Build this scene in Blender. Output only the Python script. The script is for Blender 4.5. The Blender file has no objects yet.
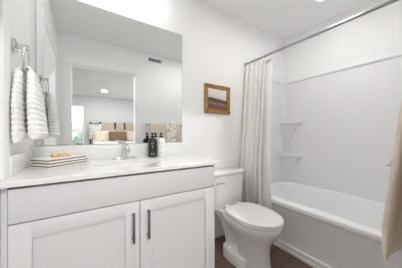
import bpy, bmesh, math, random
from mathutils import Vector, Matrix, noise
random.seed(7)
sc = bpy.context.scene
COL = sc.collection
R = math.radians
PI = math.pi

# ------------------------------------------------------------------ camera, world, exposure
cam_d = bpy.data.cameras.new('camera')
cam = bpy.data.objects.new('camera', cam_d); COL.objects.link(cam)
cam_d.sensor_width = 36.0
cam_d.lens = 182.4 / 402 * 36.0
cam_d.clip_start = 0.02
cam.location = (0, 0, 1.10)
cam.rotation_euler = (R(90), 0, R(-32.9))
cam_d.shift_y = 0.5 / 402
sc.camera = cam

w = bpy.data.worlds.new('sky'); sc.world = w; w.use_nodes = True
bg = w.node_tree.nodes['Background']
bg.inputs['Color'].default_value = (0.985, 0.99, 1.0, 1)
bg.inputs['Strength'].default_value = 5.0

sc.view_settings.view_transform = 'Standard'
sc.view_settings.look = 'None'
sc.view_settings.gamma = 1.0
sc.view_settings.use_curve_mapping = False
sc.view_settings.exposure = 0.02
try:
    sc.cycles.max_bounces = 16; sc.cycles.diffuse_bounces = 10
    sc.cycles.glossy_bounces = 8; sc.cycles.transparent_max_bounces = 12
    sc.cycles.sample_clamp_indirect = 6.0
except Exception:
    pass
VANITY_GLOW, TUB_GLOW, VFILL_GLOW, FILL_GLOW, BED_GLOW, DOORFILL_GLOW = 7.0, 58.0, 20.0, 112.0, 330.0, 760.0  # some strengths drive added unseen fill lights

# ------------------------------------------------------------------ materials
def lin(c):
    return tuple(((v / 255) / 12.92 if v <= 10 else (((v / 255) + 0.055) / 1.055) ** 2.4) for v in c) + (1,)

def mat(name, rgb, rough=0.5, metal=0.0, var=0.0, scale=8.0, bump=0.0, bscale=60.0, coat=0.0, spec=0.5):
    m = bpy.data.materials.new(name); m.use_nodes = True
    nt = m.node_tree; p = nt.nodes['Principled BSDF']
    p.inputs['Base Color'].default_value = lin(rgb)
    p.inputs['Roughness'].default_value = rough
    p.inputs['Metallic'].default_value = metal
    p.inputs['Coat Weight'].default_value = coat
    p.inputs['Specular IOR Level'].default_value = spec
    tc = nt.nodes.new('ShaderNodeTexCoord')
    if var > 0:
        n = nt.nodes.new('ShaderNodeTexNoise'); n.inputs['Scale'].default_value = scale
        n.inputs['Detail'].default_value = 4
        nt.links.new(tc.outputs['Object'], n.inputs['Vector'])
        r = nt.nodes.new('ShaderNodeValToRGB')
        a = lin(tuple(max(0, v * (1 - var)) for v in rgb)); b = lin(tuple(min(255, v * (1 + var)) for v in rgb))
        r.color_ramp.elements[0].position = 0.3; r.color_ramp.elements[1].position = 0.7
        r.color_ramp.elements[0].color = a; r.color_ramp.elements[1].color = b
        nt.links.new(n.outputs['Fac'], r.inputs['Fac'])
        nt.links.new(r.outputs['Color'], p.inputs['Base Color'])
    if bump > 0:
        n2 = nt.nodes.new('ShaderNodeTexNoise'); n2.inputs['Scale'].default_value = bscale
        n2.inputs['Detail'].default_value = 3
        nt.links.new(tc.outputs['Object'], n2.inputs['Vector'])
        bp = nt.nodes.new('ShaderNodeBump'); bp.inputs['Strength'].default_value = bump
        bp.inputs['Distance'].default_value = 0.004
        nt.links.new(n2.outputs['Fac'], bp.inputs['Height'])
        nt.links.new(bp.outputs['Normal'], p.inputs['Normal'])
    return m

def emit(name, rgb, strength):
    m = bpy.data.materials.new(name); m.use_nodes = True
    nt = m.node_tree; nt.nodes.clear()
    o = nt.nodes.new('ShaderNodeOutputMaterial'); e = nt.nodes.new('ShaderNodeEmission')
    e.inputs['Color'].default_value = lin(rgb); e.inputs['Strength'].default_value = strength
    nt.links.new(e.outputs[0], o.inputs[0])
    return m

def wood_floor():
    m = bpy.data.materials.new('plank floor'); m.use_nodes = True
    nt = m.node_tree; p = nt.nodes['Principled BSDF']; p.inputs['Roughness'].default_value = 0.5
    tc = nt.nodes.new('ShaderNodeTexCoord')
    mp = nt.nodes.new('ShaderNodeMapping'); mp.inputs['Rotation'].default_value = (0, 0, 0)
    nt.links.new(tc.outputs['Object'], mp.inputs['Vector'])
    br = nt.nodes.new('ShaderNodeTexBrick')
    br.inputs['Scale'].default_value = 1.0
    br.inputs['Brick Width'].default_value = 1.2; br.inputs['Row Height'].default_value = 0.18
    br.inputs['Mortar Size'].default_value = 0.002
    br.inputs['Color1'].default_value = lin((122, 100, 87)); br.inputs['Color2'].default_value = lin((100, 81, 70))
    br.inputs['Mortar'].default_value = lin((60, 48, 42))
    nt.links.new(mp.outputs[0], br.inputs['Vector'])
    mp2 = nt.nodes.new('ShaderNodeMapping'); mp2.inputs['Scale'].default_value = (1.5, 22, 1)
    nt.links.new(tc.outputs['Object'], mp2.inputs['Vector'])
    n = nt.nodes.new('ShaderNodeTexNoise'); n.inputs['Scale'].default_value = 2.5; n.inputs['Detail'].default_value = 6
    nt.links.new(mp2.outputs[0], n.inputs['Vector'])
    r = nt.nodes.new('ShaderNodeValToRGB')
    r.color_ramp.elements[0].position = 0.3; r.color_ramp.elements[1].position = 0.72
    r.color_ramp.elements[0].color = (0.55, 0.53, 0.52, 1); r.color_ramp.elements[1].color = (1.15, 1.12, 1.1, 1)
    nt.links.new(n.outputs['Fac'], r.inputs['Fac'])
    mx = nt.nodes.new('ShaderNodeMixRGB'); mx.blend_type = 'MULTIPLY'; mx.inputs['Fac'].default_value = 0.9
    nt.links.new(br.outputs['Color'], mx.inputs[1]); nt.links.new(r.outputs['Color'], mx.inputs[2])
    nt.links.new(mx.outputs[0], p.inputs['Base Color'])
    return m

def pattern_mat(name, base, spot, scale, thr, rough=0.9):
    """cloth with irregular printed motifs"""
    m = bpy.data.materials.new(name); m.use_nodes = True
    nt = m.node_tree; p = nt.nodes['Principled BSDF']; p.inputs['Roughness'].default_value = rough
    tc = nt.nodes.new('ShaderNodeTexCoord')
    v = nt.nodes.new('ShaderNodeTexVoronoi'); v.inputs['Scale'].default_value = scale
    nt.links.new(tc.outputs['Object'], v.inputs['Vector'])
    r = nt.nodes.new('ShaderNodeValToRGB')
    r.color_ramp.elements[0].position = thr; r.color_ramp.elements[1].position = thr + 0.08
    r.color_ramp.elements[0].color = lin(spot); r.color_ramp.elements[1].color = lin(base)
    nt.links.new(v.outputs['Distance'], r.inputs['Fac'])
    nt.links.new(r.outputs['Color'], p.inputs['Base Color'])
    return m

def quartz():
    m = mat('quartz', (234, 234, 233), 0.18, var=0.012, scale=9, coat=0.2)
    return m

def painting_mat():
    """an invented hazy field under a pale sky; object Z is height on the canvas"""
    m = bpy.data.materials.new('painted canvas'); m.use_nodes = True
    nt = m.node_tree; p = nt.nodes['Principled BSDF']; p.inputs['Roughness'].default_value = 0.55
    tc = nt.nodes.new('ShaderNodeTexCoord')
    sp = nt.nodes.new('ShaderNodeSeparateXYZ'); nt.links.new(tc.outputs['Object'], sp.inputs[0])
    mp = nt.nodes.new('ShaderNodeMapping'); mp.inputs['Scale'].default_value = (16, 1, 40)
    nt.links.new(tc.outputs['Object'], mp.inputs['Vector'])
    n = nt.nodes.new('ShaderNodeTexNoise'); n.inputs['Scale'].default_value = 1.0; n.inputs['Detail'].default_value = 5
    nt.links.new(mp.outputs[0], n.inputs['Vector'])
    # height 0..1 = (z + .115)/.23 ; slope the ridge down to the right; add noise
    a = nt.nodes.new('ShaderNodeMath'); a.operation = 'MULTIPLY_ADD'
    nt.links.new(sp.outputs['Z'], a.inputs[0]); a.inputs[1].default_value = 1 / 0.23; a.inputs[2].default_value = 0.53
    b = nt.nodes.new('ShaderNodeMath'); b.operation = 'MULTIPLY_ADD'
    nt.links.new(sp.outputs['X'], b.inputs[0]); b.inputs[1].default_value = 0.35
    nt.links.new(a.outputs[0], b.inputs[2])
    c = nt.nodes.new('ShaderNodeMath'); c.operation = 'MULTIPLY_ADD'
    nt.links.new(n.outputs['Fac'], c.inputs[0]); c.inputs[1].default_value = 0.17
    nt.links.new(b.outputs[0], c.inputs[2])
    r = nt.nodes.new('ShaderNodeValToRGB'); cr = r.color_ramp
    cols = [(0.0, (92, 62, 42)), (0.14, (128, 92, 66)), (0.30, (108, 76, 54)), (0.42, (150, 118, 96)), (0.50, (96, 76, 66)),
            (0.58, (74, 60, 56)), (0.635, (120, 108, 108)), (0.67, (214, 206, 202)), (1.0, (236, 230, 226))]
    cr.elements[0].position, cr.elements[0].color = cols[0][0], lin(cols[0][1])
    cr.elements[1].position, cr.elements[1].color = cols[-1][0], lin(cols[-1][1])
    for pos, k in cols[1:-1]:
        e = cr.elements.new(pos); e.color = lin(k)
    nt.links.new(c.outputs[0], r.inputs['Fac'])
    nt.links.new(r.outputs['Color'], p.inputs['Base Color'])
    return m

def pane_glass():
    m = bpy.data.materials.new('window glass'); m.use_nodes = True
    nt = m.node_tree; nt.nodes.clear()
    o = nt.nodes.new('ShaderNodeOutputMaterial'); t = nt.nodes.new('ShaderNodeBsdfTransparent')
    g = nt.nodes.new('ShaderNodeBsdfGlossy'); g.inputs['Roughness'].default_value = 0.02
    mx = nt.nodes.new('ShaderNodeMixShader'); mx.inputs[0].default_value = 0.05
    nt.links.new(t.outputs[0], mx.inputs[1]); nt.links.new(g.outputs[0], mx.inputs[2]); nt.links.new(mx.outputs[0], o.inputs[0])
    return m

M = dict(
    wall=mat('wall paint', (243, 243, 243), 0.7, bump=0.05, bscale=150),
    ceil=mat('ceiling paint', (243, 243, 243), 0.85),
    bedwall=mat('bedroom paint', (222, 223, 224), 0.8),
    trim=mat('trim paint', (246, 246, 246), 0.4),
    floor=wood_floor(),
    carpet=mat('bedroom carpet', (170, 165, 158), 0.95, var=0.06, scale=60),
    cab=mat('cabinet paint', (219, 219, 221), 0.42),
    gap=mat('cabinet gap shade', (120, 118, 118), 0.7),
    quartz=quartz(),
    porc=mat('porcelain', (238, 238, 238), 0.12, coat=0.4),
    seat=mat('seat plastic', (240, 240, 240), 0.2),
    acry=mat('tub acrylic', (249, 249, 250), 0.16, coat=0.3),
    panel=mat('surround acrylic', (234, 234, 235), 0.22),
    chrome=mat('chrome', (225, 226, 228), 0.08, metal=1.0),
    nickel=mat('brushed steel', (170, 170, 170), 0.28, metal=1.0),
    pewter=mat('dark pewter', (128, 126, 126), 0.4, metal=0.85),
    mirror=mat('silvered glass', (236, 238, 238), 0.0, metal=1.0),
    mirror_edge=mat('mirror edge', (128, 133, 133), 0.3),
    gold=mat('aged gilt', (172, 130, 70), 0.45, metal=0.35, var=0.16, scale=40),
    gold2=mat('dark gilt', (140, 98, 42), 0.5, metal=0.35, var=0.2, scale=60),
    canvas=painting_mat(),
    linen=mat('curtain linen', (240, 238, 235), 0.95),
    liner=mat('liner', (246, 245, 244), 0.7),
    white_terry=mat('white terry', (244, 244, 243), 0.98, bump=0.6, bscale=220),
    beige=mat('beige terry', (231, 218, 201), 0.98, var=0.04, scale=40, bump=0.6, bscale=240),
    hem=mat('woven hem', (240, 230, 218), 0.9),
    floral=pattern_mat('floral print', (200, 188, 164), (246, 243, 232), 19, 0.60),
    black=mat('black plastic', (30, 30, 32), 0.3, var=0.1, scale=20),
    whiteplastic=mat('white plastic', (236, 235, 232), 0.35),
    print_light=mat('pale print', (150, 150, 150), 0.6),
    print_dark=mat('grey print', (190, 190, 188), 0.6),
    book=mat('book cover', (236, 234, 230), 0.6, var=0.02, scale=20),
    pages=mat('page edges', (140, 116, 106), 0.9, var=0.12, scale=120),
    tan=mat('tan wood', (214, 178, 118), 0.5, var=0.14, scale=60),
    rubber=mat('dark rubber', (40, 40, 40), 0.7),
    vent=mat('vent paint', (205, 205, 205), 0.5),
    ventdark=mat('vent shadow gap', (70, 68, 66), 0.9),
    lamp=emit('lamp glass', (255, 254, 252), VANITY_GLOW),
    can=emit('can lens', (255, 254, 252), FILL_GLOW),  # lens of the added fill light by the bathtub
    vanfill=emit('vanity fill lens', (255, 254, 252), VFILL_GLOW),
    tubcan=emit('tub can lens', (255, 254, 252), TUB_GLOW),
    doorfill=emit('door fill lens', (255, 254, 252), DOORFILL_GLOW),
    bedcan=emit('bedroom can lens', (255, 252, 246), BED_GLOW),
    blackmetal=mat('black metal', (36, 36, 38), 0.45, metal=0.4),
    cushion=mat('headboard linen', (198, 184, 170), 0.95, var=0.06, scale=25),
    strap=mat('leather strap', (70, 56, 46), 0.7),
    duvet=mat('white duvet', (240, 239, 238), 0.95, bump=0.3, bscale=12),
    tanpillow=mat('tan pillow', (120, 98, 74), 0.95, var=0.12, scale=30),
    greypillow=pattern_mat('grey pattern', (226, 222, 218), (150, 148, 148), 14, 0.28),
    creampillow=pattern_mat('cream pattern', (232, 222, 206), (172, 156, 142), 11, 0.22),
    pinkpillow=pattern_mat('blush pattern', (226, 208, 198), (170, 144, 130), 13, 0.26),
    leaf=mat('leaves', (108, 122, 116), 0.8, var=0.35, scale=14),
    stucco=mat('stucco', (216, 190, 184), 0.9),
    roof=mat('roof shingles', (128, 128, 134), 0.9, var=0.1, scale=20),
    grass=mat('lawn', (120, 132, 108), 0.95, var=0.15, scale=6),
    glass=pane_glass(),
)

# ------------------------------------------------------------------ geometry helpers
class MB:
    def __init__(s): s.bm = bmesh.new()
    def box(s, x0, x1, y0, y1, z0, z1, bev=0.0, seg=2):
        vs = [s.bm.verts.new((x, y, z)) for x in (x0, x1) for y in (y0, y1) for z in (z0, z1)]
        f = [(0, 1, 3, 2), (4, 6, 7, 5), (0, 4, 5, 1), (2, 3, 7, 6), (0, 2, 6, 4), (1, 5, 7, 3)]
        fs = [s.bm.faces.new([vs[i] for i in q]) for q in f]
        if bev > 0:
            es = list({e for q in fs for e in q.edges})
            bmesh.ops.bevel(s.bm, geom=es, offset=bev, segments=seg, affect='EDGES', profile=0.5)
        return s
    def rings(s, rings, cap0=True, cap1=True, closed=True):
        rv = [[s.bm.verts.new(p) for p in r] for r in rings]
        n = len(rings[0])
        for a, b in zip(rv[:-1], rv[1:]):
            for i in range(n if closed else n - 1):
                j = (i + 1) % n
                try: s.bm.faces.new((a[i], a[j], b[j], b[i]))
                except ValueError: pass
        if cap0: s.bm.faces.new(list(reversed(rv[0])))
        if cap1: s.bm.faces.new(rv[-1])
        return s
    def lathe(s, prof, c=(0, 0, 0), axis='z', n=28, cap0=True, cap1=True):
        rs = []
        for r, h in prof:
            ring = []
            for k in range(n):
                a = 2 * PI * k / n; u, v = r * math.cos(a), r * math.sin(a)
                if axis == 'z': p = (c[0] + u, c[1] + v, c[2] + h)
                elif axis == 'y': p = (c[0] + u, c[1] + h, c[2] - v)
                else: p = (c[0] + h, c[1] + u, c[2] + v)
                ring.append(p)
            rs.append(ring)
        return s.rings(rs, cap0, cap1)
    def tube(s, pts, r, n=14, caps=True, closed=False):
        pts = [Vector(p) for p in pts]; rs = []
        rad = r if isinstance(r, (list, tuple)) else [r] * len(pts)
        N = len(pts); up = None
        for i, p in enumerate(pts):
            if closed: t = pts[(i + 1) % N] - pts[i - 1]
            else: t = pts[min(i + 1, N - 1)] - pts[max(i - 1, 0)]
            t.normalize()
            if up is None:
                up = Vector((0, 0, 1)) if abs(t.z) < 0.9 else Vector((1, 0, 0))
            a = t.cross(up).normalized(); b = a.cross(t).normalized(); up = b
            rs.append([p + (a * math.cos(2 * PI * k / n) + b * math.sin(2 * PI * k / n)) * rad[i] for k in range(n)])
        if closed:
            rs.append(rs[0]); return s.rings(rs, False, False)
        return s.rings(rs, caps, caps)
    def build(s, name, m, parent=None, smooth=True, loc=None, angle=40):
        bmesh.ops.remove_doubles(s.bm, verts=s.bm.verts, dist=1e-6)
        bmesh.ops.recalc_face_normals(s.bm, faces=s.bm.faces)
        off = Vector((0, 0, 0))
        if parent is not None:
            q = parent
            while q is not None: off += Vector(q.location); q = q.parent
        elif loc is not None: off = Vector(loc)
        bmesh.ops.translate(s.bm, verts=s.bm.verts, vec=-off)
        me = bpy.data.meshes.new(name); s.bm.to_mesh(me); s.bm.free()
        o = bpy.data.objects.new(name, me); COL.objects.link(o)
        if parent is not None: o.parent = parent
        elif loc is not None: o.location = loc
        me.materials.append(m)
        if smooth:
            for p in me.polygons: p.use_smooth = True
            try: me.set_sharp_from_angle(angle=R(angle))
            except Exception: pass
        return o

def tag(o, label, cat, group=None):
    o['label'] = label; o['category'] = cat
    if group: o['group'] = group
    return o
def thing(name, label, cat, loc, group=None):
    o = bpy.data.objects.new(name, None); COL.objects.link(o)
    o.empty_display_size = 0.05; o.location = loc
    return tag(o, label, cat, group)
def struct(name, mb, m, parent=None, smooth=False):
    o = mb.build(name, m, parent, smooth)
    if parent is None: o['kind'] = 'structure'
    return o
def selli(cx, cy, hx, hy, z, e=2.5, n=48):
    out = []
    for k in range(n):
        a = 2 * PI * k / n; c, s_ = math.cos(a), math.sin(a)
        out.append((cx + hx * math.copysign(abs(c) ** (2 / e), c), cy + hy * math.copysign(abs(s_) ** (2 / e), s_), z))
    return out
def rect_ring(ring, x0, x1, y0, y1, z):
    """project a ring's directions on to a rectangle (for plates with a hole)"""
    cx = sum(p[0] for p in ring) / len(ring); cy = sum(p[1] for p in ring) / len(ring)
    out = []
    for p in ring:
        dx, dy = p[0] - cx, p[1] - cy
        ts = []
        if dx > 1e-9: ts.append((x1 - cx) / dx)
        if dx < -1e-9: ts.append((x0 - cx) / dx)
        if dy > 1e-9: ts.append((y1 - cy) / dy)
        if dy < -1e-9: ts.append((y0 - cy) / dy)
        t = min(ts); out.append([cx + dx * t, cy + dy * t, z])
    for c in ((x0, y0), (x0, y1), (x1, y0), (x1, y1)):       # snap the nearest point to each corner
        k = min(range(len(out)), key=lambda i: (out[i][0] - c[0]) ** 2 + (out[i][1] - c[1]) ** 2)
        out[k][0], out[k][1] = c
    return [tuple(p) for p in out]

# ------------------------------------------------------------------ room constants
D = 1.55          # mirror wall
WF = 0.08         # door wall, room face
XL, XR = -0.283, 2.42
H = 2.44
BX0, BX1, BY = -2.4, 2.9, -4.42     # bedroom
DX0, DX1, DH = -0.127, 0.70, 2.05   # doorway
T = 0.115

# ------------------------------------------------------------------ setting: bathroom
struct('floor', MB().box(XL - .1, XR + .1, WF - T, D + .1, -.06, 0), M['floor'])
struct('ceiling', MB().box(XL - .1, XR + .1, WF - T, D + .1, H, H + .08), M['ceil'])
struct('wall_back', MB().box(XL - .1, XR + .1, D, D + .1, 0, H), M['wall'])
struct('wall_left', MB().box(XL - .1, XL, WF - T, D, 0, H), M['wall'])
struct('wall_right', MB().box(XR, XR + .1, WF - T, D, 0, H), M['wall'])
b = MB()
b.box(XL, DX0 - .02, WF - T, WF, 0, H); b.box(DX1 + .02, XR, WF - T, WF, 0, H); b.box(DX0 - .02, DX1 + .02, WF - T, WF, DH + .02, H)
struct('wall_front', b, M['wall'])
# doorway lining and casing
b = MB()
b.box(DX0 - .02, DX0, WF - T - .002, WF + .002, 0, DH); b.box(DX1, DX1 + .02, WF - T - .002, WF + .002, 0, DH)
b.box(DX0 - .02, DX1 + .02, WF - T - .002, WF + .002, DH, DH + .02)
struct('trim_1', b, M['trim'])
b = MB()
for y0, y1 in ((WF, WF + .014), (WF - T - .014, WF - T)):
    b.box(DX0 - .085, DX0 - .006, y0, y1, 0, DH + .006); b.box(DX1 + .006, DX1 + .085, y0, y1, 0, DH + .006)
    b.box(DX0 - .095, DX1 + .095, y0, y1 + .004 if y0 > 0 else y1, DH + .006, DH + .10)
struct('trim_2', b, M['trim'])
# closed white door on the left wall, its casing stops at the side splash
b = MB(); b.box(XL, XL + .006, .26, 1.04, .01, 2.04); struct('door_1', b, M['trim'])
b = MB()
b.box(XL, XL + .0148, 1.045, 1.125, .918, 2.05); b.box(XL, XL + .0148, 1.045, 1.125, 0, .894); b.box(XL, XL + .015, .175, .255, 0, 2.05); b.box(XL, XL + .015, .165, 1.135, 2.05, 2.14)
struct('trim_3', b, M['trim'])
struct('baseboard_back', MB().box(.78, 1.585, D - .013, D, 0, .09, .003), M['trim'])
struct('baseboard_front', MB().box(DX1 + .09, 1.585, WF, WF + .013, 0, .09, .003), M['trim'])

# ------------------------------------------------------------------ setting: bedroom seen in the mirror
struct('floor_bedroom', MB().box(BX0, BX1, BY, WF - T, -.06, -.001), M['carpet'])
struct('ceiling_bedroom', MB().box(BX0, BX1, BY - .1, WF - T, H, H + .08), M['bedwall'])
WX0, WX1, WZ0, WZ1 = -1.25, .04, .62, 2.10
b = MB()
b.box(BX0, WX0, BY - .12, BY, 0, H); b.box(WX1, BX1, BY - .12, BY, 0, H)
b.box(WX0, WX1, BY - .12, BY, 0, WZ0); b.box(WX0, WX1, BY - .12, BY, WZ1, H)
struct('wall_bedroom_back', b, M['bedwall'])
struct('wall_bedroom_left', MB().box(BX0 - .1, BX0, BY - .12, WF - T, 0, H), M['bedwall'])
b = MB()
b.box(BX1, BX1 + .1, BY - .12, -3.3, 0, H); b.box(BX1, BX1 + .1, -1.3, WF - T, 0, H); b.box(BX1, BX1 + .1, -3.3, -1.3, 0, .75); b.box(BX1, BX1 + .1, -3.3, -1.3, 2.1, H)
struct('wall_bedroom_right', b, M['bedwall'])
b = MB()
b.box(BX1 + .02, BX1 + .08, -3.3, -3.26, .75, 2.1); b.box(BX1 + .02, BX1 + .08, -1.34, -1.3, .75, 2.1); b.box(BX1 + .02, BX1 + .08, -3.26, -1.34, .75, .79); b.box(BX1 + .02, BX1 + .08, -3.26, -1.34, 2.06, 2.1)
fill_win = struct('window_added_fill', b, M['trim'])  # unseen window added so more daylight fills bedroom and doorway
MB().box(BX1 + .046, BX1 + .052, -3.26, -1.34, .79, 2.06).build('window_pane', M['glass'], fill_win, False)
b = MB(); b.box(BX0, XL - .1, WF - T - .1, WF - T, 0, H); b.box(XR + .1, BX1, WF - T - .1, WF - T, 0, H)
struct('wall_bedroom_front', b, M['bedwall'])
b = MB()
b.box(WX0, WX0 + .04, BY - .09, BY - .03, WZ0, WZ1); b.box(WX1 - .04, WX1, BY - .09, BY - .03, WZ0, WZ1)
b.box(WX0 + .04, WX1 - .04, BY - .09, BY - .03, WZ0, WZ0 + .04); b.box(WX0 + .04, WX1 - .04, BY - .09, BY - .03, WZ1 - .04, WZ1)
win = struct('window_1', b, M['trim'])
MB().box(WX0 + .04, WX1 - .04, BY - .064, BY - .058, WZ0 + .04, WZ1 - .04).build('window_pane', M['glass'], win, False)
struct('ground', MB().box(-14, 12, -26, BY - .13, -.3, -.06), M['grass'])

# ------------------------------------------------------------------ vanity light (above the frame) and ceiling cans, some added as unseen fill
VX, VZ = .25, 2.19
v = thing('vanity_light', 'three-shade bar light on the wall above the mirror', 'light', (VX, D, VZ))
MB().box(VX - .33, VX + .33, D - .022, D, VZ + .06, VZ + .14, .004).build('back_plate', M['chrome'], v)
for k in (-1, 0, 1):
    cx = VX + .24 * k
    a = MB().tube([(cx, D - .02, VZ + .10), (cx, D - .07, VZ + .115), (cx, D - .11, VZ + .13)], .009).build('arm', M['chrome'], v)
    MB().lathe([(.016, .10), (.03, .105), (.032, .135), (.012, .145)], (cx, D - .11, VZ)).build('socket_cup', M['chrome'], a)
    MB().lathe([(.052, 0), (.058, .01), (.052, .07), (.034, .102)], (cx, D - .11, VZ), n=24).build('glass_shade', M['lamp'], v)

def can(x, y, m, label, k=1.0):
    t = thing('recessed_light', label, 'ceiling light', (x, y, H), 'recessed ceiling lights')
    MB().lathe([(.072 * k, -.004), (.078 * k, -.009), (.095 * k, -.006), (.098 * k, -.0005)], (x, y, H), n=36, cap0=False, cap1=False).build('trim_ring', M['trim'], t)
    MB().lathe([(.0732 * k, -.005), (.0732 * k, -.001)], (x, y, H), n=36).build('lens', m, t)
can(1.945, .835, M['tubcan'], 'round recessed ceiling light glowing above the bathtub', .72)
can(1.42, .70, M['can'], 'added unseen fill light in the ceiling between the doorway and the bathtub')  # added out of view to even out the room's brightness
can(.25, .97, M['vanfill'], 'added unseen fill light in the ceiling over the front of the vanity')  # unseen fill added to brighten counter and floor
can(.36, -.85, M['doorfill'], 'added unseen fill light in the bedroom ceiling just outside the bathroom doorway')  # added beyond the doorway to throw fill on the cabinet fronts
can(.55, -3.22, M['bedcan'], 'round recessed bedroom ceiling light seen in the mirror')

# ------------------------------------------------------------------ vanity cabinet
YF = 1.01                      # face of doors
CX0, CX1 = -.268, .768         # carcass
CZ = .895                      # counter underside
vc = thing('vanity_cabinet', 'light grey two-door shaker vanity cabinet under the white countertop', 'cabinet', (.25, 1.28, 0))
b = MB()
b.box(CX0, CX0 + .018, YF + .022, D - .002, .0, CZ); b.box(CX1 - .018, CX1, YF + .022, D - .002, .0, CZ)
b.box(CX0 + .018, CX1 - .018, D - .012, D - .002, .1, CZ); b.box(CX0 + .018, CX1 - .018, YF + .03, D - .012, .10, .116)
b.box(CX0 + .018, CX1 - .018, YF + .09, YF + .105, 0, .10)
b.build('cabinet_body', M['cab'], vc, False)
MB().box(CX0, CX0 + .018, YF + .006, YF + .022, .0, CZ).build('filler_strip', M['cab'], vc, False)
MB().box(CX1 - .006, CX1, YF + .004, YF + .022, .0, CZ).build('filler_strip', M['cab'], vc, False)
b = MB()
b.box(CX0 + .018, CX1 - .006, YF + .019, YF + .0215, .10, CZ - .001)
b.build('gap_shade_frame', M['gap'], vc, False)  # coloured dark, so shade in the door gaps is painted on
MB().box(-.2475, .760, YF, YF + .019, .7445, CZ - .012, .0015).build('false_drawer_front', M['cab'], vc)
def shaker(x0, x1, z0, z1, hx, name):
    st = .071
    b = MB()
    b.box(x0, x0 + st, YF, YF + .019, z0, z1, .0012); b.box(x1 - st, x1, YF, YF + .019, z0, z1, .0012)
    b.box(x0 + st, x1 - st, YF, YF + .019, z1 - st, z1, .0012); b.box(x0 + st, x1 - st, YF, YF + .019, z0, z0 + st, .0012)
    d = b.build('cabinet_door', M['cab'], vc)
    MB().box(x0 + st - .004, x1 - st + .004, YF + .0048, YF + .016, z0 + st - .004, z1 - st + .004).build('recessed_panel', M['cab'], d, False)
    hz0, hz1, r = .535, .692, .0055
    b = MB()
    b.box(hx - r, hx + r, YF - .034, YF - .024, hz0, hz1, .002)
    for z in (hz0 + .014, hz1 - .014): b.tube([(hx, YF + .001, z), (hx, YF - .026, z)], .0045)
    b.build('bar_handle', M['pewter'], d)
shaker(-.2475, .2575, .105, .7395, .222, 'l'); shaker(.2610, .760, .105, .7395, .3015, 'r')

# ------------------------------------------------------------------ countertop with undermount sink
SX, SY = .26, 1.265
TX0, TX1, TY0, TZ = -.2765, .806, .99, .917
ct = thing('countertop', 'white quartz vanity countertop with low backsplash', 'countertop', (.27, 1.27, CZ))
oval = selli(SX, SY, .205, .140, TZ, 2.3, 64)
oval_b = [(x, y, CZ) for x, y, z in oval]
top = rect_ring(oval, TX0, TX1, TY0, D - .001, TZ); bot = [(x, y, CZ) for x, y, z in top]
def inset(ring, d, z):
    return [(min(max(x, TX0 + d), TX1 - d), min(max(y, TY0 + d), D - .001), z) for x, y, z_ in ring]
mb = MB()
mb.rings([oval_b, [(x, y, TZ - .002) for x, y, z in oval], [(SX + (x - SX) * 1.01, SY + (y - SY) * 1.01, TZ) for x, y, z in oval],
          inset(top, .002, TZ), [(x, y, TZ - .002) for x, y, z in top], bot, oval_b], False, False)
mb.build('worktop_slab', M['quartz'], ct, angle=30)
MB().box(TX0, TX1, D - .02, D - .001, TZ, TZ + .088, .002).build('backsplash', M['quartz'], ct)
MB().box(TX0 - .006, TX0 + .013, 1.128, D - .021, TZ + .0005, TZ + .088, .002).build('side_splash', M['quartz'], ct)
sk = thing('undermount_sink', 'white oval undermount sink sunk in the quartz countertop', 'sink', (SX, SY, CZ - .15))
rs = []
for k, (s_, z) in enumerate(((1.12, CZ - .001), (1.015, CZ - .001), (1.0, CZ - .012), (.97, CZ - .05), (.88, CZ - .10), (.66, CZ - .132), (.35, CZ - .143), (.11, CZ - .146))):
    rs.append([(SX + (x - SX) * s_, SY + (y - SY) * s_, z) for x, y, _ in oval])
rs2 = [[(SX + (x - SX) * s_, SY + (y - SY) * s_, z) for x, y, _ in oval] for s_, z in ((.11, CZ - .158), (.7, CZ - .146), (.95, CZ - .11), (1.03, CZ - .05), (1.12, CZ - .012), (1.12, CZ - .001))]
MB().rings(rs + rs2, False, False).build('basin', M['porc'], sk)
MB().lathe([(.0, -.15), (.026, -.15), (.026, -.142), (.02, -.140), (.0001, -.140)], (SX, SY, CZ), cap0=False, cap1=False).build('drain', M['chrome'], sk)

# faucet
FX, FY = .262, 1.465
fc = thing('faucet', 'chrome single-handle faucet behind the sink on the countertop', 'faucet', (FX, FY, TZ))
MB().rings([selli(FX, FY, .082, .027, TZ + .0005, 3, 40), selli(FX, FY, .082, .027, TZ + .008, 3, 40), selli(FX, FY, .076, .022, TZ + .014, 3, 40)]).build('base_plate', M['chrome'], fc)
MB().lathe([(.023, .012), (.018, .022), (.0165, .035), (.0165, .098), (.018, .105), (.018, .116), (.010, .122)], (FX, FY, TZ)).build('faucet_body', M['chrome'], fc)
sp = []
for k in range(13):
    t = k / 12
    sp.append((FX + .004 * t, FY - .008 - .108 * t, TZ + .086 + .020 * math.sin(PI * t) - .012 * t * t))
so = MB().tube(sp, [.0138 - .002 * (k / 12) for k in range(13)], 16).build('spout', M['chrome'], fc)
e = sp[-1]
MB().lathe([(.0095, -.018), (.0115, -.014), (.0115, .004), (.006, .008)], (e[0], e[1] + .004, e[2])).build('aerator', M['chrome'], so)
MB().tube([(FX + .004, FY, TZ + .121), (FX - .008, FY, TZ + .128), (FX - .028, FY - .004, TZ + .133), (FX - .044, FY - .006, TZ + .136)], [.011, .010, .007, .006]).build('lever_handle', M['chrome'], fc)

# ------------------------------------------------------------------ wall mirror
MX0, MX1, MZ0, MZ1 = -.252, .786, 1.028, 2.038
mr = thing('wall_mirror', 'large frameless rectangular mirror on the wall above the vanity', 'mirror', (.255, D, MZ0))
MB().box(MX0, MX1, D - .0058, D - .0005, MZ0, MZ1, .0004, 1).build('mirror_back', M['mirror_edge'], mr, False)
MB().box(MX0 + .0022, MX1 - .0022, D - .0066, D - .0056, MZ0 + .0022, MZ1 - .0022).build('reflecting_glass', M['mirror'], mr, False)

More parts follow.
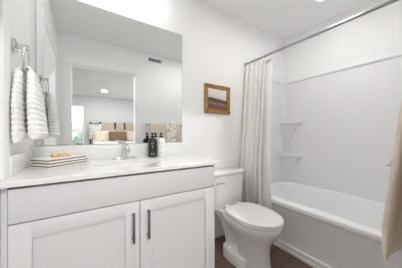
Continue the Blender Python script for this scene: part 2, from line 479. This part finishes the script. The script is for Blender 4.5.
# ------------------------------------------------------------------ things on the countertop
def bottle(x, y, body_m, label, print_m):
    t = thing('pump_bottle', label, 'soap bottle', (x, y, TZ), 'soap bottles beside the sink')
    MB().lathe([(.030, .0005), (.0345, .004), (.0345, .128), (.033, .140), (.026, .149), (.014, .153), (.013, .160)], (x, y, TZ), n=32).build('bottle_body', body_m, t)
    MB().lathe([(.0145, .158), (.0145, .172), (.006, .174), (.0055, .184)], (x, y, TZ), n=20).build('collar', M['black'], t)
    d = Vector((-x, -y + .0, 0)).normalized()
    ang = math.atan2(-1, -.15)
    px, py = math.cos(ang), math.sin(ang)
    b = MB()
    b.lathe([(.008, .182), (.011, .185), (.011, .195), (.008, .199)], (x, y, TZ), n=18)
    b.tube([(x, y, TZ + .192), (x + px * .022, y + py * .022, TZ + .193), (x + px * .036, y + py * .036, TZ + .187)], [.006, .005, .004], 10)
    b.build('pump_head', M['black'], t)
    # printed marks wrapped on the side that faces the room
    def patch(a0, a1, z0, z1):
        a = []
        for z in (z0, z1):
            a.append([(x + .0348 * math.cos(q), y + .0348 * math.sin(q), TZ + z) for q in [a0 + (a1 - a0) * k / 6 for k in range(7)]])
        MB().rings(a, False, False, closed=False).build('printed_mark', print_m, t)
    f = math.atan2(-y, -x)
    patch(f - .45, f + .45, .112, .116); patch(f - .3, f + .3, .104, .107)
    patch(f - .12, f + .12, .074, .090); patch(f - .6, f + .6, .030, .034); patch(f - .5, f + .5, .022, .025)
bottle(.478, 1.468, M['black'], 'black pump bottle beside the faucet', M['print_light'])
bottle(.553, 1.474, M['whiteplastic'], 'white pump bottle with black pump beside the black bottle', M['print_dark'])

# stack of three white books, tan block on top
ang = R(41)
P0 = Vector((-.154, 1.256, 0)); U = Vector((math.cos(ang), math.sin(ang), 0)); V = Vector((-math.sin(ang), math.cos(ang), 0))
L, W = .238, .142
names = ['lowest white book of the stack on the countertop', 'middle white book of the stack on the countertop',
         'top white book of the stack on the countertop, under a tan block']
z = TZ + .0006
def place_uv(mb):
    for v_ in mb.bm.verts:
        q = P0 + U * v_.co.x + V * v_.co.y; v_.co = (q.x, q.y, v_.co.z)
    return mb
for k in range(3):
    du, dv = (0, .004, -.002)[k], (0, -.002, .003)[k]
    c = P0 + U * (L / 2) + V * (W / 2)
    t = thing('book', names[k], 'book', (c.x, c.y, z), 'books stacked on the countertop')
    th, cv = .0155, .0040
    pr = [(dv, z), (W + dv, z), (W + dv, z + th), (dv, z + th), (dv, z + th - cv), (W + dv - cv, z + th - cv), (W + dv - cv, z + cv), (dv, z + cv)]
    place_uv(MB().rings([[(u, v_, zz) for v_, zz in pr] for u in (du, L + du)])).build('cover', M['book'], t, False)
    place_uv(MB().box(du + .003, L + du - .003, dv + .003, W + dv - cv, z + cv, z + th - cv)).build('page_block', M['pages'], t, False)
    z += th + .0004
b = MB(); c = P0 + U * .125 + V * .085
n0 = 0
b.box(-.045, .045, -.016, .016, 0, .017, .005)
bmesh.ops.rotate(b.bm, verts=b.bm.verts, cent=(0, 0, 0), matrix=Matrix.Rotation(R(24), 3, 'Z'))
bmesh.ops.translate(b.bm, verts=b.bm.verts, vec=(c.x, c.y, z + .0004))
tag(b.build('wooden_block', M['tan'], None, loc=(c.x, c.y, z)), 'small tan wooden block lying on the top white book', 'block')

# ------------------------------------------------------------------ towel ring and hand towel on the left wall
RY, RZ, RX = 1.23, 1.530, -.236
tr = thing('towel_ring', 'chrome towel ring with square plate holding the white hand towel', 'towel ring', (XL, RY, RZ))
MB().box(XL, XL + .012, RY - .026, RY + .026, RZ - .026, RZ + .026, .003).build('mount_plate', M['chrome'], tr)
MB().box(XL + .010, RX + .009, RY - .011, RY + .011, RZ - .011, RZ + .011, .003).build('post', M['chrome'], tr)
MB().tube([(RX, RY + .062 * math.sin(2 * PI * k / 40), RZ - .066 + .062 * math.cos(2 * PI * k / 40)) for k in range(40)], .0052, 10, closed=True).build('ring', M['chrome'], tr)

ht = thing('hand_towel', 'white ribbed hand towel hanging from the chrome ring', 'towel', (RX, RY, 1.07))
ZR = RZ - .066 - .062                     # lowest point of the ring
def towel_leaf(xt, xb, tt, tb, z_top, z_bot, hw_t, hw_b, name, ph):
    """one hanging layer: centre and half thickness go from top (xt, tt) to hem (xb, tb)"""
    rs = []; N = 120
    for i in range(N + 1):
        t = i / N; z = z_top + (z_bot - z_top) * t
        op = t ** .75
        hw = hw_t + (hw_b - hw_t) * min(1, t / .5) ** .6
        tx = tt + (tb - tt) * op; xc = xt + (xb - xt) * op
        rib = .0046 * (0.5 + 0.5 * math.cos(2 * PI * z / .024)) if .02 < t < .94 else .0
        end = min(1, .45 + 14 * (1 - t))
        ring = []
        for p in selli(0, 0, 1, 1, 0, 3.2, 44):
            fold = .004 * math.sin(8 * p[1] + ph) * (1 - .5 * op)
            ring.append((xc + p[0] * (tx * end + rib) + fold, RY + p[1] * (hw + rib * .5), z))
        rs.append(ring)
    MB().rings(rs).build(name, M['white_terry'], ht, angle=75)
towel_leaf(RX - .020, -.247, .0085, .017, ZR + .01, 1.062, .036, .128, 'back_layer', .4)
towel_leaf(RX + .021, -.188, .0095, .027, ZR + .01, 1.078, .036, .130, 'front_layer', 1.3)
# the part folded over the ring's lower curve
b = MB(); rs = []
for k in range(15):
    a = PI * k / 14
    rs.append([(RX - .020 * math.cos(a) + p[0] * .0085 * math.cos(a), RY + p[1] * .034, ZR + .008 + .020 * math.sin(a) - p[0] * .0085 * math.sin(a)) for p in selli(0, 0, 1, 1, 0, 2.6, 20)])
b.rings(rs).build('top_fold', M['white_terry'], ht)

# ------------------------------------------------------------------ picture
PX0, PX1, PZ0, PZ1 = 1.04, 1.376, 1.322, 1.626
pc = ((PX0 + PX1) / 2, D - .001, (PZ0 + PZ1) / 2)
pic = thing('framed_picture', 'small landscape painting in an ornate gold frame above the toilet', 'picture', pc)
def frame_ring(d, y): return [(PX0 + d, y, PZ0 + d), (PX1 - d, y, PZ0 + d), (PX1 - d, y, PZ1 - d), (PX0 + d, y, PZ1 - d)]
MB().rings([frame_ring(0, D - .001), frame_ring(0, D - .016), frame_ring(.006, D - .026), frame_ring(.014, D - .027), frame_ring(.022, D - .017),
            frame_ring(.032, D - .021), frame_ring(.038, D - .018), frame_ring(.041, D - .008), frame_ring(.041, D - .003)], False, False).build('gilt_frame', M['gold'], pic, angle=20)
for sx in (0, 1):
    for sz in (0, 1):
        x = PX0 + .019 if not sx else PX1 - .019; zz = PZ0 + .019 if not sz else PZ1 - .019
        MB().rings([[(x + r * math.cos(a), y, zz + r * math.sin(a)) for a in [2 * PI * k / 16 for k in range(16)]] for r, y in ((.019, D - .012), (.018, D - .025), (.010, D - .030))]).build('corner_ornament', M['gold2'], pic)
MB().box(PX0 + .036, PX1 - .036, D - .007, D - .003, PZ0 + .036, PZ1 - .036).build('canvas', M['canvas'], pic, False)

# ------------------------------------------------------------------ toilet
TXc = 1.205
tl = thing('toilet', 'white two-piece toilet with closed lid between vanity and bathtub', 'toilet', (TXc, 1.15, 0))
def egg(yf, yb, hw, z, n=56, eb=3.0, ef=2.1, yw=None):
    """outline with a rounded front (low y) and a squarer back"""
    yc = yw if yw is not None else yf + (yb - yf) * .55
    out = []
    for k in range(n):
        a = 2 * PI * k / n; c, s_ = math.cos(a), math.sin(a)
        e = eb if s_ > 0 else ef; hl = (yb - yc) if s_ > 0 else (yc - yf)
        out.append((TXc + hw * math.copysign(abs(c) ** (2 / e), c), yc + hl * math.copysign(abs(s_) ** (2 / e), s_), z))
    return out
mb = MB()
mb.rings([egg(.895, 1.20, .122, 0), egg(.893, 1.20, .124, .02), egg(.905, 1.18, .113, .05), egg(.910, 1.17, .109, .15), egg(.900, 1.20, .114, .22), egg(.868, 1.27, .136, .275),
          egg(.832, 1.31, .163, .325), egg(.813, 1.33, .178, .362), egg(.810, 1.335, .181, .383), egg(.814, 1.335, .177, .396), egg(.83, 1.33, .165, .400)])
# foot and trapway behind the pedestal
mb.rings([selli(TXc, 1.17, .142, .155, 0, 4.5), selli(TXc, 1.17, .142, .155, .082, 4.5), selli(TXc, 1.172, .136, .15, .094, 4.5), selli(TXc, 1.19, .105, .13, .100, 4), selli(TXc, 1.255, .080, .12, .17, 3.4), selli(TXc, 1.31, .088, .12, .27, 3.4),
          selli(TXc, 1.38, .118, .14, .35, 3.4), selli(TXc, 1.39, .13, .145, .385, 3.4)])
mb.build('bowl', M['porc'], tl, angle=60)
mb = MB()
mb.rings([selli(TXc, 1.438, .185, .085, .385, 5), selli(TXc, 1.438, .192, .092, .40, 5), selli(TXc, 1.438, .205, .097, .58, 6), selli(TXc, 1.438, .211, .100, .705, 6)])
mb.build('tank', M['porc'], tl, angle=60)
mb = MB()
mb.rings([selli(TXc, 1.436, .214, .103, .705, 6), selli(TXc, 1.436, .222, .108, .709, 6), selli(TXc, 1.436, .223, .109, .727, 6), selli(TXc, 1.436, .219, .105, .738, 6), selli(TXc, 1.436, .205, .092, .742, 6)])
mb.build('tank_lid', M['porc'], tl, angle=60)
mb = MB()
mb.rings([egg(.830, 1.255, .163, .3995), egg(.828, 1.258, .165, .407), egg(.806, 1.275, .185, .4085), egg(.803, 1.277, .187, .411), egg(.803, 1.277, .187, .419), egg(.808, 1.272, .182, .422)])
mb.build('seat', M['seat'], tl, angle=60)
mb = MB()
mb.rings([egg(.830, 1.255, .163, .4218), egg(.828, 1.258, .165, .4285), egg(.805, 1.278, .184, .4295), egg(.800, 1.28, .188, .431), egg(.801, 1.28, .187, .440), egg(.812, 1.27, .176, .4455), egg(.87, 1.22, .12, .449)])
mb.build('seat_lid', M['seat'], tl, angle=60)
for sx in (-.075, .075): MB().box(TXc + sx - .022, TXc + sx + .022, 1.272, 1.312, .402, .440, .006).build('hinge', M['seat'], tl)
b = MB()
b.lathe([(.014, 0), (.014, -.012), (.008, -.016)], (TXc - .155, 1.341, .645), axis='y', n=18)
b.tube([(TXc - .155, 1.325, .645), (TXc - .12, 1.322, .643), (TXc - .085, 1.324, .638)], [.0075, .0065, .0075], 12)
b.build('flush_lever', M['chrome'], tl)
b = MB(); b.lathe([(.014, .02), (.014, .034), (.006, .040)], (TXc - .12, 1.22, .072), n=16); b.build('bolt_cap', M['porc'], tl)

# ------------------------------------------------------------------ bathtub
BX, BR, BY0, BY1, BZ = 1.597, 2.398, WF + .004, D - .003, .458
tub = thing('bathtub', 'white alcove bathtub beyond the toilet under the shower rod', 'bathtub', (2.0, .8, 0))
inner = selli((1.705 + 2.345) / 2, (BY0 + BY1) / 2, (2.345 - 1.705) / 2, (BY1 - BY0) / 2 - .075, BZ, 6, 96)
icx, icy = (1.705 + 2.345) / 2, (BY0 + BY1) / 2
def sc_in(sx, sy, z, dx=0): return [(icx + (x - icx) * sx + dx, icy + (y - icy) * sy, z) for x, y, _ in inner]
rect = lambda d, z: rect_ring(inner, BX - .010 + d, BR - d * .2, BY0 + d * .2, BY1 - d * .2, z)
def apron_rect(x0, z): return rect_ring(inner, x0, BR, BY0, BY1, z)
mb = MB()
mb.rings([apron_rect(BX + .022, 0.0), apron_rect(BX + .018, BZ - .075), apron_rect(BX + .004, BZ - .055), rect(0.004, BZ - .045), rect(0, BZ - .038), rect(0, BZ - .012), rect(.004, BZ - .004), rect(.012, BZ),
          sc_in(1.035, 1.02, BZ), sc_in(1.0, 1.0, BZ - .004), sc_in(.975, .985, BZ - .02), sc_in(.95, .96, BZ - .10), sc_in(.90, .90, BZ - .28), sc_in(.84, .86, BZ - .345), sc_in(.7, .75, BZ - .365), sc_in(.1, .1, BZ - .372)], True, True)
mb.build('tub_shell', M['acry'], tub, angle=35)
b = MB()
b.box(BX - .002, BX + .02, BY0 + .001, BY1 - .012, .0, .030, .003); b.box(BX + .006, BX + .022, BY0 + .001, BY1 - .012, .030, .070, .004)
b.build('base_trim', M['trim'], tub)
b = MB(); b.lathe([(.0, .004), (.03, .004), (.034, 0.0)], (icx, BY0 + .30, BZ - .372), cap0=False, cap1=False); b.build('drain', M['chrome'], tub)

# surround panels
su = thing('tub_surround', 'white moulded wall surround above the bathtub with corner shelves', 'shower surround', (2.0, .8, BZ))
SZ0, SZ1, SZ2 = BZ + .0005, 1.815, 1.908
def band_panel_x(y0, y1, th):     # on the right wall, profile in x,z
    pr = [(XR - .0005, SZ0), (XR - th, SZ0), (XR - th, SZ1 - .02), (XR - th - .012, SZ1 - .012), (XR - th - .015, SZ1), (XR - th - .010, SZ1 + .012), (XR - .012, SZ2 - .012), (XR - .008, SZ2), (XR - .0005, SZ2)]
    return MB().rings([[(x, y, z) for x, z in pr] for y in (y0, y1)])
def band_panel_y(x0, x1, th):
    pr = [(D - .0005, SZ0), (D - th, SZ0), (D - th, SZ1 - .02), (D - th - .012, SZ1 - .012), (D - th - .015, SZ1), (D - th - .010, SZ1 + .012), (D - .012, SZ2 - .012), (D - .008, SZ2), (D - .0005, SZ2)]
    return MB().rings([[(x, y, z) for y, z in pr] for x in (x0, x1)])
band_panel_x(WF + .001, 1.232, .039).build('long_wall_panel', M['panel'], su, angle=25)
band_panel_x(1.2325, D - .001, .028).build('corner_column', M['panel'], su, angle=25)
band_panel_y(1.668, XR - .0285, .022).build('end_wall_panel', M['panel'], su, angle=25)
MB().box(1.60, XR - .001, WF + .0005, WF + .003, SZ0, SZ2).build('faucet_wall_panel', M['panel'], su, False)
# cove strip softening the inner corner
rs = []
for z in (SZ0, SZ1 + .01):
    ring = []
    cx, cy, r = XR - .0275 - .05, D - .0215 - .05, .05
    for k in range(9):
        a = PI / 2 * k / 8; ring.append((cx + r * math.cos(a), cy + r * math.sin(a), z))
    ring.append((XR - .027, D - .021, z)); rs.append(list(reversed(ring)))
MB().rings(rs).build('corner_cove', M['panel'], su)
def corner_shelf(zt):
    px, py = XR - .0275, D - .0215
    def outline(sa, sb, z):
        pts = [(px, py, z)]
        A = Vector((px - .118 * sa, py)); B = Vector((px, py - .27 * sb)); C = Vector((px - .085 * sa, py - .235 * sb))
        for k in range(17):
            t = k / 16; q = A * (1 - t) ** 2 + C * 2 * t * (1 - t) + B * t * t
            pts.append((q.x, q.y, z))
        return pts
    MB().rings([outline(.25, .25, zt - .37), outline(.50, .50, zt - .20), outline(.73, .73, zt - .09), outline(.88, .88, zt - .044), outline(.97, .97, zt - .033), outline(1, 1, zt - .030), outline(1, 1, zt - .003), outline(.96, .98, zt)]).build('corner_shelf', M['panel'], su, angle=35)
corner_shelf(1.282); corner_shelf(.838)

# ------------------------------------------------------------------ curtain rod, curtain, liner
RODX, RODZ = 1.628, 1.936
rod = thing('shower_rod', 'straight chrome shower curtain rod across the tub alcove', 'curtain rod', (RODX, .8, RODZ))
MB().tube([(RODX, WF + .001, RODZ), (RODX, .8, RODZ)], .0125, 18).build('inner_tube', M['nickel'], rod)
MB().tube([(RODX, .78, RODZ), (RODX, D - .001, RODZ)], .0108, 18).build('outer_tube', M['nickel'], rod)
for y, s_ in ((D, -1), (WF, 1)):
    MB().lathe([(.026, s_ * .001), (.026, s_ * .012), (.017, s_ * .022)], (RODX, y, RODZ), axis='y', n=22).build('end_flange', M['chrome'], rod)

def drape(name, y0, y1, xt, xb, zt, zb, nf, amp, m, label, cat, seed, wide=0.0):
    t = thing(name, label, cat, (xb, (y0 + y1) / 2, zb))
    ny, nz = 150, 40; grid = []
    for j in range(nz + 1):
        q = j / nz; z = zt + (zb - zt) * q; row = []
        for i in range(ny + 1):
            u = i / ny
            y = y0 + (y1 - y0) * u * (1 + wide * q)
            ph = 2 * PI * nf * (u + .03 * math.sin(5 * u + seed)) + .5 * math.sin(2.1 * q + seed + 3 * u)
            a = amp * (.55 + .45 * q) * (.8 + .35 * math.sin(7.3 * u + seed))
            x = xt + (xb - xt) * min(1, q * 1.6) + a * math.sin(ph)
            y += .010 * math.sin(2 * ph + 1) * (.4 + .6 * q)
            row.append((x, y, z))
        grid.append(row)
    mb = MB()
    vv = [[mb.bm.verts.new(p) for p in r] for r in grid]
    for j in range(nz):
        for i in range(ny): mb.bm.faces.new((vv[j][i], vv[j][i + 1], vv[j + 1][i + 1], vv[j + 1][i]))
    o = mb.build('cloth', m, t, angle=180)
    so = o.modifiers.new('thickness', 'SOLIDIFY'); so.thickness = .0025; so.offset = 0
    return t
cu = drape('shower_curtain', 1.522, 1.245, RODX - .010, 1.530, 1.905, .07, 5, .027, M['linen'], 'bunched pale linen shower curtain hanging outside the tub', 'shower curtain', 1.0, .06)
li = drape('shower_liner', 1.500, 1.185, RODX + .026, 1.576, 1.895, .16, 3, .003, M['liner'], 'white shower liner hanging behind the linen curtain against the tub rim', 'shower curtain', 2.2, .17)
for k in range(7):
    y = 1.505 - .040 * k
    MB().tube([(RODX + .004 * math.sin(3 * k) + .0225 * math.sin(a) , y + .004 * math.sin(a), RODZ - .012 + .031 * math.cos(a)) for a in [2 * PI * i / 22 for i in range(22)]], .0022, 8, closed=True).build('curtain_ring', M['chrome'], cu)

# ------------------------------------------------------------------ towel bar on the door wall, towels
BYB, BZB = .119, 1.262
tb = thing('towel_bar', 'chrome towel bar on the wall beside the doorway', 'towel bar', (1.18, WF, BZB))
MB().tube([(.865, BYB, BZB), (1.50, BYB, BZB)], .0075, 14).build('bar', M['chrome'], tb)
for x in (.872, 1.493):
    p = MB().tube([(x, WF + .008, BZB), (x, BYB + .012, BZB)], .011, 16).build('post', M['chrome'], tb)
    MB().box(x - .024, x + .024, WF + .0005, WF + .010, BZB - .024, BZB + .024, .003).build('wall_plate', M['chrome'], p)

bt = thing('bath_towel', 'beige bath towel draped over the towel bar', 'towel', (1.18, BYB, .63))
def draped(name, x0, x1, zb_f, zb_b, inner_r, out_fn, m, parent, th=.014, seed=0.0, hang=.0):
    """a folded cloth over the bar: profile in y,z from back hem over the bar to the front hem, lofted along x"""
    nx = 40; sec = []
    for i in range(nx + 1):
        u = i / nx; x = x0 + (x1 - x0) * u
        edge = min(1, min(u, 1 - u) * 14); th_e = th * (.45 + .55 * math.sqrt(edge))
        cen = []
        for k in range(22):
            z = zb_b + (BZB - zb_b) * k / 21; cen.append((BYB - inner_r - .0, z))
        for k in range(1, 12):
            a = PI - PI * k / 12; cen.append((BYB + inner_r * math.cos(a), BZB + inner_r * math.sin(a)))
        for k in range(30):
            t = k / 29; z = BZB + (zb_f - BZB) * t
            cen.append((BYB + inner_r + out_fn(t) + .007 * t * math.sin(13 * u + seed), z))
        outer, innr = [], []
        for k, (y, z) in enumerate(cen):
            a = cen[max(k - 1, 0)]; c = cen[min(k + 1, len(cen) - 1)]
            d = Vector((c[0] - a[0], c[1] - a[1])).normalized(); n = Vector((-d.y, d.x))
            e = 1 if 1 < k < len(cen) - 2 else .55
            outer.append((x, y + n.x * th_e * e, z + n.y * th_e * e)); innr.append((x, y - n.x * th_e * e, z - n.y * th_e * e))
        sec.append(outer + innr[::-1])
    return MB().rings(sec).build(name, m, parent, angle=80)
draped('front_and_back_fold', .918, 1.462, .642, .665, .0215, lambda t: .050 * min(1, t * 1.25), M['beige'], bt, .0120, .5)
# second thickness tucked inside the front fold is the woven hem band and the little loop
b = MB()
zs = .765
t_ = (BZB - zs) / (BZB - .642)
yb = BYB + .0215 + .050 * min(1, t_ * 1.25)
rs = []
for i in range(41):
    u = i / 40; x = .917 + (1.463 - .917) * u
    yy = yb + .007 * t_ * math.sin(13 * u + .5) + .0120 * (.45 + .55 * math.sqrt(min(1, min(u, 1 - u) * 14)))
    rs.append([(x, yy - .004, zs - .011), (x, yy + .0022, zs - .009), (x, yy + .0022, zs + .009), (x, yy - .004, zs + .011)])
b.rings(rs).build('hem_band', M['hem'], bt)
b = MB(); b.tube([(.928, .174, 1.010), (.917, .182, 1.005), (.913, .184, 0.996), (.917, .184, 0.989), (.926, .178, 0.990)], .0048, 8)
b.build('hanging_loop', M['whiteplastic'], bt)
ft = draped('guest_towel', 1.185, 1.365, .93, 1.0, .0470, lambda t: .046 * t, M['floral'], None, .006, 2.0)
tag(ft, 'white floral patterned guest towel draped over the beige bath towel', 'towel')

# ------------------------------------------------------------------ wall vent on the door wall
vx0, vx1, vz = .905, 1.135, 2.345
vt = thing('wall_vent', 'small slotted air vent high on the wall beside the doorway', 'vent', (1.02, WF, vz))
MB().box(vx0, vx1, WF + .0005, WF + .004, vz - .03, vz + .03, .001).build('vent_plate', M['vent'], vt)
MB().box(vx0 + .008, vx1 - .008, WF + .0035, WF + .0052, vz - .022, vz + .022).build('vent_shade_sheet', M['ventdark'], vt, False)  # flat dark sheet; shade between the slats is in its colour
for k in range(7):
    x = vx0 + .02 + k * (vx1 - vx0 - .04) / 6; MB().box(x - .004, x + .004, WF + .005, WF + .009, vz - .022, vz + .022).build('slat', M['vent'], vt, False)

# ------------------------------------------------------------------ bedroom, seen in the mirror
HB0, HB1 = .22, 1.86
bed = thing('bed', 'bed with beige cushioned headboard in black frame, reflected in the mirror', 'bed', (1.04, BY + 1.0, 0))
b = MB()
for x in (HB0, HB1): b.box(x - .018, x + .018, BY + .03, BY + .066, 0, 1.55, .003)
b.box(HB0, HB1, BY + .03, BY + .066, 1.47, 1.495, .003); b.box(HB0, HB1, BY + .03, BY + .066, .45, .48, .003)
b.build('headboard_frame', M['blackmetal'], bed)
for k, (x0, x1) in enumerate(((.50, .997), (1.003, 1.327), (1.333, 1.80))):
    MB().box(x0, x1, BY + .04, BY + .11, .62, 1.515, .025, 3).build('headboard_cushion', M['cushion'], bed)
for x in (.52, 1.0, 1.33, 1.79):
    MB().box(x - .03, x + .03, BY + .028, BY + .118, 1.30, 1.545, .004).build('strap', M['strap'], bed)
b = MB(); b.box(HB0 + .02, HB1 - .02, BY + .08, BY + 2.05, .28, .38, .01)
for x in (HB0 + .06, HB1 - .06):
    for y in (BY + .2, BY + 1.95): b.box(x - .025, x + .025, y - .025, y + .025, 0, .28)
b.build('bed_base', M['blackmetal'], bed)
MB().box(HB0 + .03, HB1 - .03, BY + .12, BY + 2.04, .38, .74, .06, 4).build('mattress', M['duvet'], bed)
mb = MB(); n = 26
rows = []
for j in range(n + 1):
    r_ = []
    for i in range(n + 1):
        x = HB0 - .02 + (HB1 - HB0 + .04) * i / n; y = BY + .52 + 1.56 * j / n
        e = min(1, min(i, n - i) / 2.0) * min(1, (n - j) / 2.0)
        zz = .50 + .33 * math.sqrt(e) + .028 * noise.noise(Vector((x * 3.1, y * 3.1, .3))) * e
        if j < 2: zz += .03
        r_.append((x, y, zz))
    rows.append(r_)
vv = [[mb.bm.verts.new(p) for p in r_] for r_ in rows]
for j in range(n):
    for i in range(n): mb.bm.faces.new((vv[j][i], vv[j][i + 1], vv[j + 1][i + 1], vv[j + 1][i]))
o = mb.build('duvet', M['duvet'], bed, angle=180); so = o.modifiers.new('thickness', 'SOLIDIFY'); so.thickness = .05; so.offset = -1

def pillow(name, cx, cy, cz, hw, hh, th, tilt, rz, m, label):
    mb = MB(); n = 20; front, back = [], []
    for j in range(n + 1):
        fr, bk = [], []
        for i in range(n + 1):
            u, v_ = 2 * i / n - 1, 2 * j / n - 1
            pin = 1 - .07 * (1 - abs(u)) * 0 
            d = (max(0, 1 - u ** 4) * max(0, 1 - v_ ** 4)) ** .5 * th
            x = u * hw * (1 - .06 * (1 - v_ * v_)); z_ = v_ * hh * (1 - .08 * (1 - u * u))
            fr.append((x, d, z_)); bk.append((x, -d, z_))
        front.append(fr); back.append(bk)
    fv = [[mb.bm.verts.new(p) for p in r_] for r_ in front]; bv = [[mb.bm.verts.new(p) for p in r_] for r_ in back]
    for j in range(n):
        for i in range(n):
            mb.bm.faces.new((fv[j][i], fv[j][i + 1], fv[j + 1][i + 1], fv[j + 1][i])); mb.bm.faces.new((bv[j][i], bv[j + 1][i], bv[j + 1][i + 1], bv[j][i + 1]))
    o = mb.build(name, m, None, angle=180)
    o.location = (cx, cy, cz); o.rotation_euler = (R(tilt), 0, R(rz))
    return tag(o, label, 'pillow', 'pillows on the bed')
pillow('pillow', .36, BY + .20, 1.20, .20, .29, .05, 6, 0, M['greypillow'], 'tall grey patterned pillow leaning on the headboard post behind the others')
pillow('pillow', .54, BY + .36, 1.00, .27, .25, .075, 14, 0, M['creampillow'], 'cream patterned pillow beside the brown pillow on the bed')
pillow('pillow', 1.50, BY + .30, 1.01, .27, .25, .075, 14, 0, M['pinkpillow'], 'blush patterned pillow beside the brown pillow on the bed')
pillow('pillow', 1.04, BY + .54, 1.04, .30, .165, .07, 16, 0, M['tanpillow'], 'brown lumbar pillow in the middle of the bed in the mirror')

# outside the bedroom window
def shrub(x, y, r, h, label, seed):
    t = thing('shrub', label, 'shrub', (x, y, -.06), 'shrubs outside the window')
    mb = MB(); bmesh.ops.create_icosphere(mb.bm, subdivisions=4, radius=1)
    for v_ in mb.bm.verts:
        d = 1 + .28 * noise.noise(v_.co * 3.0 + Vector((seed, 0, 0))) + .16 * noise.noise(v_.co * 9.0 + Vector((0, seed, 0)))
        c = v_.co * d; v_.co = Vector((x + c.x * r, y + c.y * r, h * .56 + c.z * h * .5))
    mb.build('foliage', M['leaf'], t, angle=60)
    MB().tube([(x, y, -.1), (x + .03, y, .3), (x, y, h * .5)], [.05, .04, .03], 8).build('stem', M['strap'], t)
shrub(-1.1, -7.9, .6, 1.0, 'lower green shrub nearer to the bedroom window', 1.0)
shrub(.10, -10.2, .62, 1.2, 'taller green shrub farther from the bedroom window', 5.0)
hs = thing('house', 'distant pinkish house with grey roof outside the bedroom window', 'house', (-1.2, -20, -.06))
MB().box(-5, .2, -22, -18, -.1, 1.5).build('wall', M['stucco'], hs, False)
MB().rings([[(-5.3, -17.8, 1.5), (-5.3, -22.2, 1.5), (-5.3, -20, 2.3)], [(.4, -17.8, 1.5), (.4, -22.2, 1.5), (.4, -20, 2.3)]]).build('roof', M['roof'], hs, False)
